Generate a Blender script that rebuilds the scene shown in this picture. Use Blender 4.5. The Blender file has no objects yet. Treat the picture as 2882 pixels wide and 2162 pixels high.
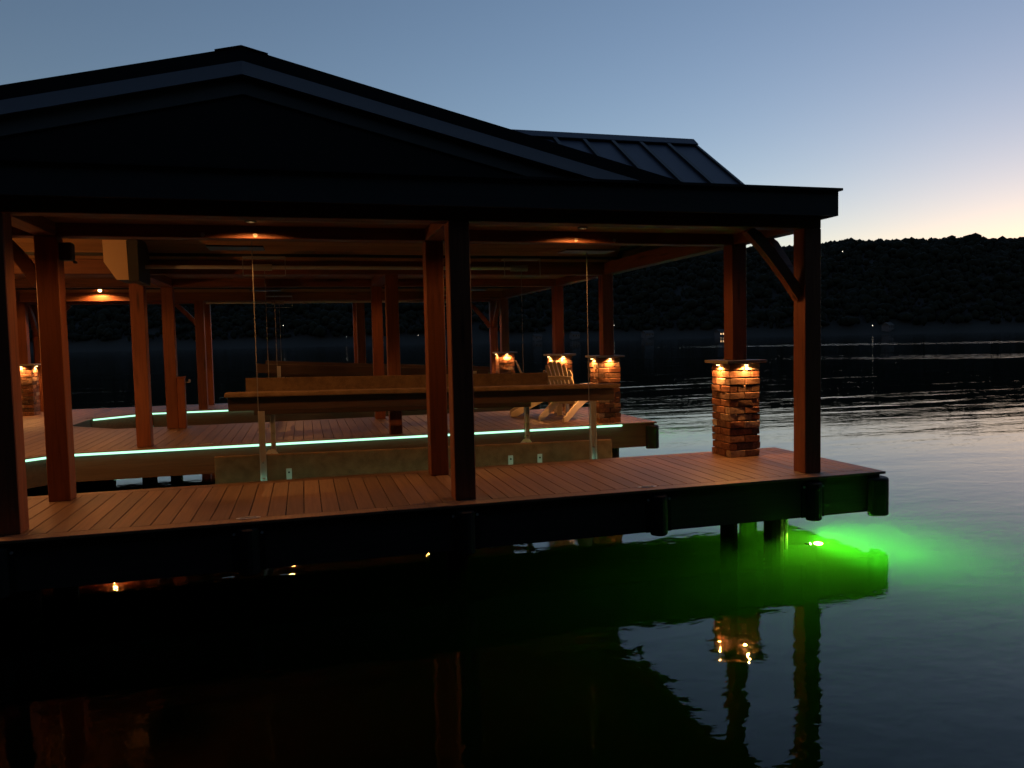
import bpy, bmesh, math, random
import numpy as np
from mathutils import Vector, Matrix
random.seed(7); RNG = np.random.default_rng(7)
S = bpy.context.scene
COL = S.collection
ZW = -0.63                       # water level; the deck top is z = 0

# ------------------------------------------------------------------ camera
YAW, PITCH, ROLL, FOC = math.radians(15.231), math.radians(3.272), math.radians(-1.246), 2146.8
CAM = Vector((-5.5276, -6.2646, 1.3763))
fw = Vector((math.sin(YAW)*math.cos(PITCH), math.cos(YAW)*math.cos(PITCH), -math.sin(PITCH)))
r0 = Vector((math.cos(YAW), -math.sin(YAW), 0)); u0 = r0.cross(fw)
rr = math.cos(ROLL)*r0 + math.sin(ROLL)*u0
uu = -math.sin(ROLL)*r0 + math.cos(ROLL)*u0
cd = bpy.data.cameras.new('camera'); co = bpy.data.objects.new('camera', cd); COL.objects.link(co)
cd.sensor_fit = 'HORIZONTAL'; cd.sensor_width = 36.0; cd.lens = FOC/2882*36.0
cd.clip_start = 0.05; cd.clip_end = 6000
co.matrix_world = Matrix(((rr.x, uu.x, -fw.x, CAM.x), (rr.y, uu.y, -fw.y, CAM.y), (rr.z, uu.z, -fw.z, CAM.z), (0, 0, 0, 1)))
S.camera = co

# ------------------------------------------------------------------ sky and sun (just after sunset, glow to the right)
SUN_AZ, SUN_EL = math.radians(52), math.radians(-0.3)
w = bpy.data.worlds.new('World'); S.world = w; w.use_nodes = True
nt = w.node_tree; bg = nt.nodes['Background']
sky = nt.nodes.new('ShaderNodeTexSky'); sky.sky_type = 'NISHITA'; sky.sun_disc = False
sky.sun_elevation = SUN_EL; sky.sun_rotation = SUN_AZ
sky.altitude = 200; sky.air_density = 0.8; sky.dust_density = 0.19; sky.ozone_density = 1.8
nt.links.new(sky.outputs[0], bg.inputs['Color']); bg.inputs['Strength'].default_value = 0.113
# the sun has set behind the hill: no direct sun is left, the glow of the sky is the only daylight
S.view_settings.view_transform = 'Standard'; S.view_settings.look = 'None'
EXPO = 2.3; K = 2.0**-EXPO       # the photograph is exposed for dusk: lamps are dimmed to match
S.view_settings.exposure = EXPO; S.view_settings.gamma = 1.0; S.view_settings.use_curve_mapping = False
c = S.cycles
c.use_denoising = True
try: c.denoiser = 'OPENIMAGEDENOISE'
except Exception: pass
c.max_bounces = 7; c.diffuse_bounces = 2; c.glossy_bounces = 4; c.transmission_bounces = 5; c.volume_bounces = 0
c.caustics_reflective = False; c.caustics_refractive = False; c.sample_clamp_indirect = 4.0
c.use_adaptive_sampling = True; c.adaptive_threshold = 0.015; c.use_light_tree = True
WARM = (1.0, 0.395, 0.105)

# ------------------------------------------------------------------ helpers
class MB:
    def __init__(s): s.v = []; s.f = []
    def add(s, vs, fs):
        n = len(s.v); s.v += [tuple(v) for v in vs]; s.f += [tuple(n+i for i in f) for f in fs]; return s
    def box(s, x0, x1, y0, y1, z0, z1):
        return s.add([(x0,y0,z0),(x1,y0,z0),(x1,y1,z0),(x0,y1,z0),(x0,y0,z1),(x1,y0,z1),(x1,y1,z1),(x0,y1,z1)],
                     [(0,3,2,1),(4,5,6,7),(0,1,5,4),(1,2,6,5),(2,3,7,6),(3,0,4,7)])
    def prism(s, poly, axis, a, b):
        # poly in the two other axes (in xyz order), extruded along axis from a to b
        n = len(poly); vs = []
        for t in (a, b):
            for p in poly:
                q = list(p); q.insert(axis, t); vs.append(q)
        area = sum(poly[i][0]*poly[(i+1) % n][1]-poly[(i+1) % n][0]*poly[i][1] for i in range(n))
        flip = (area < 0) ^ (axis == 1)
        fs = [tuple(range(n-1, -1, -1)), tuple(range(n, 2*n))] + [(i, (i+1) % n, n+(i+1) % n, n+i) for i in range(n)]
        if flip: fs = [tuple(reversed(f)) for f in fs]
        return s.add(vs, fs)
    def tube(s, p0, p1, r, n=10, r1=None):
        p0, p1 = Vector(p0), Vector(p1); d = (p1-p0).normalized()
        a = d.orthogonal().normalized(); b = d.cross(a); r1 = r if r1 is None else r1
        vs = [p0+(a*math.cos(t)+b*math.sin(t))*r for t in [2*math.pi*i/n for i in range(n)]]
        vs += [p1+(a*math.cos(t)+b*math.sin(t))*r1 for t in [2*math.pi*i/n for i in range(n)]]
        return s.add(vs, [tuple(range(n-1, -1, -1)), tuple(range(n, 2*n))]+[(i, (i+1) % n, n+(i+1) % n, n+i) for i in range(n)])
    def bar(s, p0, p1, wdt, hgt, up=(0, 0, 1)):
        p0, p1 = Vector(p0), Vector(p1); d = (p1-p0).normalized(); up = Vector(up)
        a = d.cross(up).normalized(); b = a.cross(d).normalized()
        vs = [p+a*(i*wdt/2)+b*(j*hgt/2) for p in (p0, p1) for i, j in ((-1,-1),(1,-1),(1,1),(-1,1))]
        return s.add(vs, [(0,3,2,1),(4,5,6,7),(0,1,5,4),(1,2,6,5),(2,3,7,6),(3,0,4,7)])
    def mesh(s, name):
        me = bpy.data.meshes.new(name); me.from_pydata(s.v, [], s.f); me.update(); return me
    def build(s, name, mat, parent=None, bevel=0.0, smooth=False, seg=1):
        me = s.mesh(name)
        if bevel:
            bm = bmesh.new(); bm.from_mesh(me)
            bmesh.ops.bevel(bm, geom=[e for e in bm.edges if e.calc_face_angle(0) > .6], offset=bevel, segments=seg, affect='EDGES', profile=.6)
            bm.to_mesh(me); bm.free()
        if smooth: me.polygons.foreach_set('use_smooth', [True]*len(me.polygons))
        return obj(name, me, mat, parent)
def obj(name, me, mat, parent=None):
    o = bpy.data.objects.new(name, me); COL.objects.link(o)
    if mat and not me.materials: me.materials.append(mat)
    if parent: attach(o, parent)
    return o
def wloc(o):
    v = Vector((0, 0, 0))
    while o: v += o.location; o = o.parent
    return v
def attach(o, parent):
    o.parent = parent; p = parent; m = Vector((0, 0, 0))
    b = base_of(parent)
    o.matrix_parent_inverse = Matrix.Translation(-b)
def base_of(o):
    # parents here are never rotated; mesh parents carry world coordinates (base 0)
    return Vector(o.location) if o.type == 'EMPTY' else Vector((0, 0, 0))
def thing(name, label, cat, loc, group=None):
    o = bpy.data.objects.new(name, None); COL.objects.link(o); o.location = loc; o.empty_display_size = .2
    o['label'] = label; o['category'] = cat
    if group: o['group'] = group
    return o
def tag(o, label, cat, group=None):
    o['label'] = label; o['category'] = cat
    if group: o['group'] = group
    return o
def kind(o, k): o['kind'] = k; return o

# ------------------------------------------------------------------ materials
def mat(name, col=(.5,.5,.5), rough=.6, metal=0.0, spec=.5, build=None):
    m = bpy.data.materials.new(name); m.use_nodes = True; n = m.node_tree; b = n.nodes['Principled BSDF']
    b.inputs['Base Color'].default_value = (*col, 1); b.inputs['Roughness'].default_value = rough
    b.inputs['Metallic'].default_value = metal; b.inputs['Specular IOR Level'].default_value = spec
    if build: build(n, b)
    return m
def N(n, t, **kw):
    x = n.nodes.new(t)
    for k, v in kw.items():
        if k in x.inputs: x.inputs[k].default_value = v
        else: setattr(x, k, v)
    return x
def ramp(n, fac, stops):
    r = n.nodes.new('ShaderNodeValToRGB'); e = r.color_ramp.elements
    while len(e) < len(stops): e.new(.5)
    for q, (p, cc) in zip(e, stops): q.position = p; q.color = (*cc, 1)
    n.links.new(fac, r.inputs[0]); return r
def coords(n, scale=(1, 1, 1), rnd=0.0):
    tc = n.nodes.new('ShaderNodeTexCoord'); mp = n.nodes.new('ShaderNodeMapping'); mp.inputs['Scale'].default_value = scale
    n.links.new(tc.outputs['Object'], mp.inputs['Vector'])
    if rnd:
        oi = n.nodes.new('ShaderNodeObjectInfo'); cm = n.nodes.new('ShaderNodeCombineXYZ'); mu = N(n, 'ShaderNodeMath', operation='MULTIPLY'); mu.inputs[1].default_value = rnd
        n.links.new(oi.outputs['Random'], mu.inputs[0])
        for i in range(3): n.links.new(mu.outputs[0], cm.inputs[i])
        n.links.new(cm.outputs[0], mp.inputs['Location'])
    return mp.outputs[0]
def bump(n, b, h, strength, dist=.01):
    k = N(n, 'ShaderNodeBump'); k.inputs['Strength'].default_value = strength; k.inputs['Distance'].default_value = dist
    n.links.new(h, k.inputs['Height']); n.links.new(k.outputs[0], b.inputs['Normal']); return k
def noise(n, v, scale, detail=3, rough=.55, dist=0.0):
    t = n.nodes.new('ShaderNodeTexNoise'); t.inputs['Scale'].default_value = scale; t.inputs['Detail'].default_value = detail
    t.inputs['Roughness'].default_value = rough; t.inputs['Distortion'].default_value = dist
    n.links.new(v, t.inputs['Vector']); return t.outputs[0]
def grainy(c0, c1, scale, freq=1.0, rnd=9.0, bstr=.25, hue=None, knots=False):
    def f(n, b):
        v = coords(n, scale, rnd); g = noise(n, v, freq, 6, .65, .6)
        if knots:
            vk = coords(n, tuple(max(.9, q*.28) for q in scale), rnd*1.7); vo = n.nodes.new('ShaderNodeTexVoronoi'); vo.inputs['Scale'].default_value = 1.0
            n.links.new(vk, vo.inputs['Vector'])
            kr = N(n, 'ShaderNodeMapRange', interpolation_type='SMOOTHSTEP')
            for nm, vv_ in (('From Min', .05), ('From Max', .22), ('To Min', .32), ('To Max', 1.0)): kr.inputs[nm].default_value = vv_
            n.links.new(vo.outputs['Distance'], kr.inputs['Value']); mk = N(n, 'ShaderNodeMath', operation='MULTIPLY'); n.links.new(g, mk.inputs[0]); n.links.new(kr.outputs[0], mk.inputs[1]); g = mk.outputs[0]
        r = ramp(n, g, [(.12, tuple(q*.35 for q in c0)), (.3, c0), (.5, tuple((a+d)/2 for a, d in zip(c0, c1))), (.78, c1)])
        oi = n.nodes.new('ShaderNodeObjectInfo'); hs = n.nodes.new('ShaderNodeHueSaturation')
        mr = N(n, 'ShaderNodeMapRange'); mr.inputs['To Min'].default_value = .78; mr.inputs['To Max'].default_value = 1.2
        n.links.new(oi.outputs['Random'], mr.inputs['Value']); n.links.new(mr.outputs[0], hs.inputs['Value'])
        n.links.new(r.outputs[0], hs.inputs['Color']); n.links.new(hs.outputs[0], b.inputs['Base Color'])
        bump(n, b, g, bstr, .004)
    return f
M = {}
M['post'] = mat('cedar_upright', rough=.62, build=grainy((.13,.036,.013), (.26,.080,.030), (26, 26, 1.6), knots=True))
M['beam'] = mat('cedar_beam', rough=.62, build=grainy((.11,.034,.013), (.23,.08,.032), (1.6, 26, 26), knots=True))
M['tie'] = mat('cedar_tie', rough=.62, build=grainy((.11,.034,.013), (.23,.08,.032), (26, 1.6, 26), knots=True))
M['ceil'] = mat('pine_ceiling', rough=.5, build=grainy((.23,.125,.058), (.33,.185,.09), (1.2, 22, 22)))
M['deck'] = mat('deck_board', rough=.55, build=grainy((.115,.066,.036), (.215,.124,.070), (34, 1.3, 34), 1.0, 9.0, .3))
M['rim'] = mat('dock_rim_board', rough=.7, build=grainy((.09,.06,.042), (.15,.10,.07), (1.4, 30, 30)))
M['shaderim'] = mat('shaded_outer_rim', rough=.7, build=grainy((.02,.016,.014), (.04,.032,.026), (1.4, 30, 30)))  # darker copy of the rim board, shade of the outer side put into its colour
M['under'] = mat('dock_joist', (.05,.04,.03), .8)
M['pile'] = mat('pile', (.035,.03,.027), .75, build=grainy((.02,.018,.016), (.05,.043,.036), (20, 20, 1.2)))
M['rubber'] = mat('black_rubber', (.010,.010,.011), .65, spec=.3)
M['fascia'] = mat('dark_fascia', (.03,.033,.034), .55, build=grainy((.05,.056,.056), (.065,.07,.07), (1.2, 20, 20)))
M['black'] = mat('black_trim_metal', (.012,.013,.015), .5)
M['greytrim'] = mat('grey_rake_trim', (.25,.255,.28), .75)
M['darktrim'] = mat('dark_rake_trim', (.17,.175,.16), .75)
M['siding'] = mat('gable_siding', (.016,.018,.018), .75)
M['metalroof'] = mat('standing_seam_metal', (.055,.062,.088), .5, .4)
M['galv'] = mat('aluminium', (.55,.56,.56), .38, .35)
M['darkwood'] = mat('dark_bunk_timber', rough=.6, build=grainy((.028,.016,.012), (.06,.032,.022), (1.5, 25, 25)))
M['dullgalv'] = mat('dull_galvanised', (.36,.37,.36), .5, .4)
M['cable'] = mat('steel_cable', (.22,.21,.2), .55, .2)
M['chair'] = mat('poly_lumber', (.5,.44,.34), .55, build=grainy((.50,.45,.35), (.62,.56,.45), (8, 8, 8), 1, 5, .08))
M['cap'] = mat('cap_stone', rough=.75, build=grainy((.25,.22,.18), (.42,.38,.32), (14, 14, 14), 1, 5, .4))
M['mortar'] = mat('mortar', (.11,.095,.08), .95)
M['motor'] = mat('tan_housing', (.62,.44,.26), .6)
M['motorshade_speaker'] = mat('shaded_housing_and_speaker', (.03,.032,.03), .6)  # shade of the motor housing's side put into the colour; also the black speaker
def carpetn(n, b):
    v = coords(n, (1, 1, 1), 3); a = noise(n, v, 260, 2, .6); g = noise(n, v, 9, 3)
    mx = N(n, 'ShaderNodeMix', data_type='RGBA'); r = ramp(n, a, [(.3, (.13,.085,.048)), (.7, (.28,.19,.115))]); r2 = ramp(n, g, [(.3, (.7,.7,.7)), (.7, (1.1,1.1,1.1))])
    mx.blend_type = 'MULTIPLY'; mx.inputs[0].default_value = 1.0
    n.links.new(r.outputs[0], mx.inputs[6]); n.links.new(r2.outputs[0], mx.inputs[7]); n.links.new(mx.outputs[2], b.inputs['Base Color'])
    bump(n, b, a, .5, .004)
M['carpet'] = mat('bunk_carpet', rough=1.0, spec=.1, build=carpetn)
def brickn(n, b):
    oi = n.nodes.new('ShaderNodeObjectInfo')
    r = ramp(n, oi.outputs['Random'], [(0, (.19,.085,.05)), (.2, (.26,.13,.08)), (.4, (.15,.095,.07)), (.58, (.30,.17,.11)), (.74, (.20,.12,.09)), (.86, (.38,.28,.20)), (.95, (.48,.40,.32))])
    r.color_ramp.interpolation = 'CONSTANT'
    v = coords(n, (1, 1, 1), 20); a = noise(n, v, 28, 5, .7); d = noise(n, v, 120, 3)
    r2 = ramp(n, a, [(.3, (.42,.4,.38)), (.62, (1.2,1.16,1.12))]); mx = N(n, 'ShaderNodeMix', data_type='RGBA'); mx.blend_type = 'MULTIPLY'; mx.inputs[0].default_value = 1.0
    n.links.new(r.outputs[0], mx.inputs[6]); n.links.new(r2.outputs[0], mx.inputs[7]); n.links.new(mx.outputs[2], b.inputs['Base Color'])
    ad = N(n, 'ShaderNodeMath', operation='ADD'); n.links.new(a, ad.inputs[0]); n.links.new(d, ad.inputs[1]); bump(n, b, ad.outputs[0], .55, .006)
M['brick'] = mat('tumbled_brick', rough=.85, spec=.25, build=brickn)
def emit(name, col, s):
    m = bpy.data.materials.new(name); m.use_nodes = True; n = m.node_tree; n.nodes.remove(n.nodes['Principled BSDF'])
    e = n.nodes.new('ShaderNodeEmission'); e.inputs[0].default_value = (*col, 1); e.inputs[1].default_value = s*K
    n.links.new(e.outputs[0], n.nodes['Material Output'].inputs[0]); return m
M['led'] = emit('led_strip_light', (.45, 1.0, .65), 1.75)
M['bulb'] = emit('warm_bulb', (1, .62, .22), 14.0)
M['puck'] = emit('warm_puck', (1, .6, .25), 2.5)
M['greenlamp'] = emit('green_underwater_lamp', (.55, 1.0, .25), 60.0)
M['window'] = emit('lit_window', (1, .62, .3), 1.6)
M['shorelamp'] = emit('shore_lamp_globe', (1, .9, .72), 4.0)
def lamp(name, typ, loc, energy, col, parent=None, radius=.03, aim=None, size=None, blend=.5):
    l = bpy.data.lights.new(name, typ); l.energy = energy*K; l.color = col; l.shadow_soft_size = radius
    o = bpy.data.objects.new(name, l); COL.objects.link(o)
    if parent: attach(o, parent)
    o.location = loc
    if typ == 'SPOT':
        l.spot_size = size; l.spot_blend = blend
        o.rotation_euler = (-Vector(aim)).to_track_quat('Z', 'Y').to_euler()
    return o

# ------------------------------------------------------------------ water, lake bed, hill
def watern():
    m = bpy.data.materials.new('lake_water'); m.use_nodes = True; n = m.node_tree; b = n.nodes['Principled BSDF']
    b.inputs['Base Color'].default_value = (1, 1, 1, 1); b.inputs['Roughness'].default_value = 0.0
    b.inputs['IOR'].default_value = 1.333; b.inputs['Transmission Weight'].default_value = 1.0
    tc = n.nodes.new('ShaderNodeTexCoord')
    def layer(scale, rot, freq, detail, dist):
        mp = n.nodes.new('ShaderNodeMapping'); mp.inputs['Scale'].default_value = scale; mp.inputs['Rotation'].default_value = (0, 0, rot)
        n.links.new(tc.outputs['Object'], mp.inputs['Vector']); return noise(n, mp.outputs[0], freq, detail, .5, dist)
    def mul(a, k):
        q = N(n, 'ShaderNodeMath', operation='MULTIPLY'); n.links.new(a, q.inputs[0])
        if isinstance(k, (int, float)): q.inputs[1].default_value = k
        else: n.links.new(k, q.inputs[1])
        return q.outputs[0]
    def add(a, d):
        q = N(n, 'ShaderNodeMath', operation='ADD'); n.links.new(a, q.inputs[0]); n.links.new(d, q.inputs[1]); return q.outputs[0]
    swell = layer((.24, 1, 1), -.25, .55, 2, .3)
    ripple = layer((.6, 1, 1), -.35, 3.2, 2, .4)
    fine = layer((.6, 1, 1), .1, 13, 2, .2)
    def mrange(v, a0, a1, b0, b1):
        q = N(n, 'ShaderNodeMapRange', interpolation_type='SMOOTHSTEP')
        for nm, vv_ in (('From Min', a0), ('From Max', a1), ('To Min', b0), ('To Max', b1)): q.inputs[nm].default_value = vv_
        n.links.new(v, q.inputs['Value']); return q.outputs[0]
    def along(dx, dy, off):
        q = N(n, 'ShaderNodeVectorMath', operation='DOT_PRODUCT'); q.inputs[1].default_value = (dx, dy, 0); n.links.new(tc.outputs['Object'], q.inputs[0])
        z = N(n, 'ShaderNodeMath', operation='SUBTRACT'); n.links.new(q.outputs['Value'], z.inputs[0]); z.inputs[1].default_value = off; return z.outputs[0]
    dist = along(.643, .766, -9.0)        # metres out into the lake from the dock
    side = along(.766, -.643, 0.0)
    lively = mrange(dist, 12, 32, .012, .047)
    breakup = layer((.05, .16, 1), -.6, 1.0, 3, .6)
    def streak(c0, hw, lo, hi):
        w0 = mrange(dist, c0-hw, c0-hw*.5, 0, 1); w1 = mrange(dist, c0+hw*.5, c0+hw, 1, 0)
        return mul(mul(mul(w0, w1), mrange(side, lo, hi, 0, 1)), mrange(breakup, .34, .52, 0, 1))
    wind = add(streak(150, 17, -60, -10), mul(streak(70, 8, -22, 14), .8))
    chop = layer((.6, 1, 1), -.5, 1.3, 3, .3)
    h = add(add(mul(swell, lively), mul(ripple, .0033)), add(mul(fine, .0011), mul(mul(chop, wind), .09)))
    k = N(n, 'ShaderNodeBump'); k.inputs['Strength'].default_value = 1.0; k.inputs['Distance'].default_value = 1.0
    n.links.new(h, k.inputs['Height']); n.links.new(k.outputs[0], b.inputs['Normal'])
    return m
mb = MB()
xs = [-1600, -60, 60, 1600]; 
mb.add([(-1800, -300, ZW), (2200, -300, ZW), (2200, 1900, ZW), (-1800, 1900, ZW)], [(0, 1, 2, 3)])
kind(mb.build('lake_water', watern()), 'structure')
# murky water body round the dock: scatters the green lamps
vm = bpy.data.materials.new('murky_water'); vm.use_nodes = True; vn = vm.node_tree; vn.nodes.remove(vn.nodes['Principled BSDF'])
vs_ = vn.nodes.new('ShaderNodeVolumePrincipled'); vs_.inputs['Color'].default_value = (.35, .8, .3, 1); vs_.inputs['Density'].default_value = .62
vs_.inputs['Anisotropy'].default_value = .1
vn.links.new(vs_.outputs[0], vn.nodes['Material Output'].inputs['Volume'])
kind(MB().box(-30, 40, -7.5, 60, -7.0, ZW-.012).build('murky_water', vm), 'stuff')
# lake bed with the near bank rising out of frame on the left
def bedz(x, y):
    xs_ = -13.5-.8*max(0, y-12); t = max(0.0, min(1.0, (xs_-x)/9.0)); t2 = max(0.0, min(1.0, (-9.5-y)/7.0)); t = max(t, t2); z = -8 + 9.8*t*t*(3-2*t)
    if t >= 1: z += .35*min(60, max(0, xs_-9-x, -16.5-y))*max(0.0, min(1.0, (60-y)/30))
    return z + .12*math.sin(x*.9+y*.4)+.08*math.sin(y*1.3)
gx = [-1800, -400, -120, -60] + [-40+1.6*i for i in range(32)] + [30, 120, 600, 2200]
gy = [-300, -120, -80, -60, -45] + [-34+2.0*i for i in range(42)] + [90, 300, 1000, 1900]
vv = [(x, y, bedz(x, y)) for y in gy for x in gx]; nx = len(gx)
ff = [(j*nx+i, j*nx+i+1, (j+1)*nx+i+1, (j+1)*nx+i) for j in range(len(gy)-1) for i in range(nx-1)]
M['bed'] = mat('lake_bed', (.04,.05,.03), .95, build=grainy((.02,.028,.016), (.06,.06,.035), (.8, .8, .8), 1, 0, .4))
kind(MB().add(vv, ff).build('lake_bed', M['bed'], smooth=True), 'structure')
# far hills, shore about 1.1 km off
def fold(x, y):
    return (14*math.sin(x*.0065+.6)+9*math.sin(x*.017+1.9+y*.002)+5*math.sin(x*.041+.3)+3.0*math.sin(x*.089+1.1))
def shore_y(x): return 1060 - .42*x + 40*math.sin(x*.004)
def hillz(x, y):
    d = (y-shore_y(x))
    t = max(-.1, min(1.0, d/620.0))
    D = math.hypot(x+5, shore_y(x)+630)
    q = max(0.0, min(1.0, (x-700)/350.0)); top = D*.1065-4-13*q*q*(3-2*q)-.07*max(0, x-1080)+.4*fold(x, y)
    return ZW - 1.0 + top*(t if t < 0 else (math.sin(t*math.pi/2)**1.15))
hx = [-1700+40*i for i in range(100)]; hd = [-25, 0, 12, 40, 80, 130, 190, 260, 340, 420, 500, 570, 640, 740, 900]
vv = []
for d in hd:
    for x in hx:
        y = shore_y(x)+d; z = hillz(x, y)
        if d > 640: z = hillz(x, shore_y(x)+640)-(d-640)*.25
        vv.append((x, y, z))
nx = len(hx); ff = [(j*nx+i, j*nx+i+1, (j+1)*nx+i+1, (j+1)*nx+i) for j in range(len(hd)-1) for i in range(nx-1)]
M['hill'] = mat('wooded_hillside', (.0045,.0065,.005), .95)
kind(MB().add(vv, ff).build('hill', M['hill'], smooth=True), 'structure')
# the wood on the hills: one mass of crowns
def ico():
    bm = bmesh.new(); bmesh.ops.create_icosphere(bm, subdivisions=1, radius=1); v = np.array([p.co[:] for p in bm.verts]); f = np.array([[q.index for q in p.verts] for p in bm.faces]); bm.free(); return v, f
iv, ifa = ico()
VV, FF, cnt = [], [], 0
spots = []
for i in range(21000):
    x = RNG.uniform(-650, 1650); d = RNG.uniform(38, 640); spots.append((x, d, .9))
for i in range(6000):
    x = RNG.uniform(-650, 1650); spots.append((x, RNG.uniform(500, 650), .8))
for x, d, s in spots:
    y = shore_y(x)+d; z = hillz(x, min(y, shore_y(x)+640))
    w_ = min(12, RNG.lognormal(1.45, .55))*s; hgt = RNG.uniform(3, 10)*s+w_*.4
    for k in range(RNG.integers(1, 4)):
        o = RNG.normal(0, .55*w_, 3)*np.array([1, 1, .25]); sc = np.array([w_, w_, hgt*.7])*RNG.uniform(.55, 1.0)
        p = iv*sc*RNG.uniform(.72, 1.25, (len(iv), 1))+np.array([x, y, z+hgt*.6])+o
        VV.append(p); FF.append(ifa+cnt); cnt += len(iv)
me = bpy.data.meshes.new('forest'); VV = np.vstack(VV); FF = np.vstack(FF)
me.from_pydata(VV.tolist(), [], FF.tolist()); me.update(); me.polygons.foreach_set('use_smooth', [True]*len(me.polygons))
def foln(n, b):
    v = coords(n, (1, 1, 1)); a = noise(n, v, .06, 4); r = ramp(n, a, [(.3, (.006,.009,.007)), (.7, (.010,.014,.009))]); n.links.new(r.outputs[0], b.inputs['Base Color'])
M['foliage'] = mat('forest_foliage', rough=.9, spec=.1, build=foln)
fo = obj('forest', me, M['foliage']); kind(fo, 'stuff'); fo['label'] = 'dark wooded hillside across the lake'

# unseen wood, added behind camera and landward to shade the dock from eastern sky
VV, FF, cnt = [], [], 0
def crown(x, y, z, w_, hgt):
    global cnt
    for k in range(7):
        o = RNG.normal(0, .5*w_, 3)*np.array([1, 1, .9]); sc = np.array([w_, w_, w_*.8])*RNG.uniform(.45, .8)
        p = iv*sc*RNG.uniform(.7, 1.3, (len(iv), 1))+np.array([x, y, z+hgt])+o
        VV.append(p); FF.append(ifa+cnt); cnt += len(iv)
    tp = MB().tube((x, y, z-1), (x, y, z+hgt), .35, 5, .15); tri = [f for q in tp.f for f in ([q] if len(q) == 3 else [(q[0], q[i_], q[i_+1]) for i_ in range(1, len(q)-1)])]
    VV.append(np.array([list(v) for v in tp.v])); FF.append(np.array(tri)+cnt); cnt += len(tp.v)
for i in range(330):
    x = RNG.uniform(-55, 60); y = -19-RNG.uniform(0, 26); z = bedz(x, y); w_ = RNG.uniform(3, 5); 
    for hh in (RNG.uniform(4, 8), RNG.uniform(10, 18)): crown(x+RNG.normal(0, 1), y, z, w_, hh)
for i in range(110):
    x = -24-RNG.uniform(0, 22); y = RNG.uniform(-22, 22); z = bedz(x, y); w_ = RNG.uniform(3, 5)
    for hh in (RNG.uniform(4, 8), RNG.uniform(9, 15)): crown(x, y+RNG.normal(0, 1), z, w_, hh)
me = bpy.data.meshes.new('shading_wood'); VV = np.vstack(VV); FF = np.vstack(FF)
me.from_pydata(VV.tolist(), [], FF.tolist()); me.update()
fo = obj('shading_wood', me, M['foliage']); kind(fo, 'stuff'); fo['label'] = 'unseen wood added behind the camera to shade the dock'

# far shore: houses and lamps
def far_at(az_px, dy):  # a spot on the far shore seen in a given direction
    a = YAW+math.atan((az_px-1441)/FOC); lo, hi = 300, 3000
    for _ in range(50):
        m_ = (lo+hi)/2; x = CAM.x+m_*math.sin(a); y = CAM.y+m_*math.cos(a)
        if y-shore_y(x) < dy: lo = m_
        else: hi = m_
    return x, y
M['housewall'] = mat('house_wall', (.05,.052,.06), .8); M['houseroof'] = mat('house_roof', (.025,.023,.022), .8); M['pane'] = mat('dark_pane', (.02,.025,.03), .15)
def house(px, dy, wd, dp, ht, lit, label, rot):
    x, y = far_at(px, dy); z = max(hillz(x, y), ZW)+1.0
    t = thing('lakeside_house', label, 'house', (x, y, z), 'houses on the far shore')
    cs, sn = math.cos(rot), math.sin(rot)
    def T(mbx): mbx.v = [(x+cs*a-sn*b_, y+sn*a+cs*b_, z+c_) for a, b_, c_ in mbx.v]; return mbx
    T(MB().box(-wd/2, wd/2, -dp/2, dp/2, -3, ht)).build('wall', M['housewall'], t)
    T(MB().prism([(-dp/2-.6, ht), (dp/2+.6, ht), (0, ht+dp*.42)], 0, -wd/2-.6, wd/2+.6)).build('roof', M['houseroof'], t)
    nwin = max(2, int(wd/4))
    for i in range(nwin):
        xx = -wd/2+wd*(i+.5)/nwin
        wo = T(MB().box(xx-.9, xx+.9, -dp/2-.06, -dp/2+.05, ht*.35, ht*.75)).build('window', M['window'] if lit else M['pane'], t)
    return t
house(2030, 8, 13, 9, 5, True, 'far lakeside house with lit windows beside the brick pillar post', .3)
house(1620, 14, 12, 8, 5, False, 'dim grey far house seen left of the cable by the pier', .2)
house(1515, 10, 11, 8, 4.2, False, 'dim pale far house above the two garden chairs', .1)
house(1825, 12, 15, 8, 5, False, 'wide dim far house between the brick pillars', .3)
house(2500, 22, 14, 9, 5, False, 'dim far house right of the corner post', .4)
def shore_lamp(px, dy, up, label, s=1.0):
    x, y = far_at(px, dy); z = max(hillz(x, y), ZW)
    t = thing('shore_lamp', label, 'lamp', (x, y, z), 'lamps on the far shore')
    MB().tube((x, y, z-.5), (x, y, z+up), .12, 6).build('pole', M['black'], t)
    bm = bmesh.new(); bmesh.ops.create_icosphere(bm, subdivisions=2, radius=.4*s); m_ = bpy.data.meshes.new('globe'); bm.to_mesh(m_); bm.free()
    g = obj('globe', m_, M['shorelamp'], t); g.location = (x, y, z+up+.5*s)
shore_lamp(803, 20, 24, 'small far shore lamp seen left of the lift cables')
shore_lamp(979, 10, 10, 'small far shore lamp just left of the far thin post', .8)
shore_lamp(1181, 10, 10, 'small far shore lamp left of the near centre post', .7)
shore_lamp(1731, 18, 15, 'small far shore lamp just right of the middle pier post')
shore_lamp(2457, 10, 9, 'far shore lamp low on the bank right of the corner post', 1.1)
shore_lamp(2372, 380, 12, 'single far lamp high on the wooded hill', 1.3)

# ------------------------------------------------------------------ dock
PIT, GAP, BW = .1445, .007, .14
XE, XW = 0.0, -12.4                      # lake end and landward edge
F1, F2, F3 = (0.0, 1.85), (5.08, 8.15), (11.55, 13.45)
XS = -9.65                               # landward end of both slips
CH = 0.95                                # chamfered corners of the slips
dock = thing('boat_dock', 'brown board dock with three fingers round two boat slips', 'dock', (-6, 6, ZW))
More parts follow.
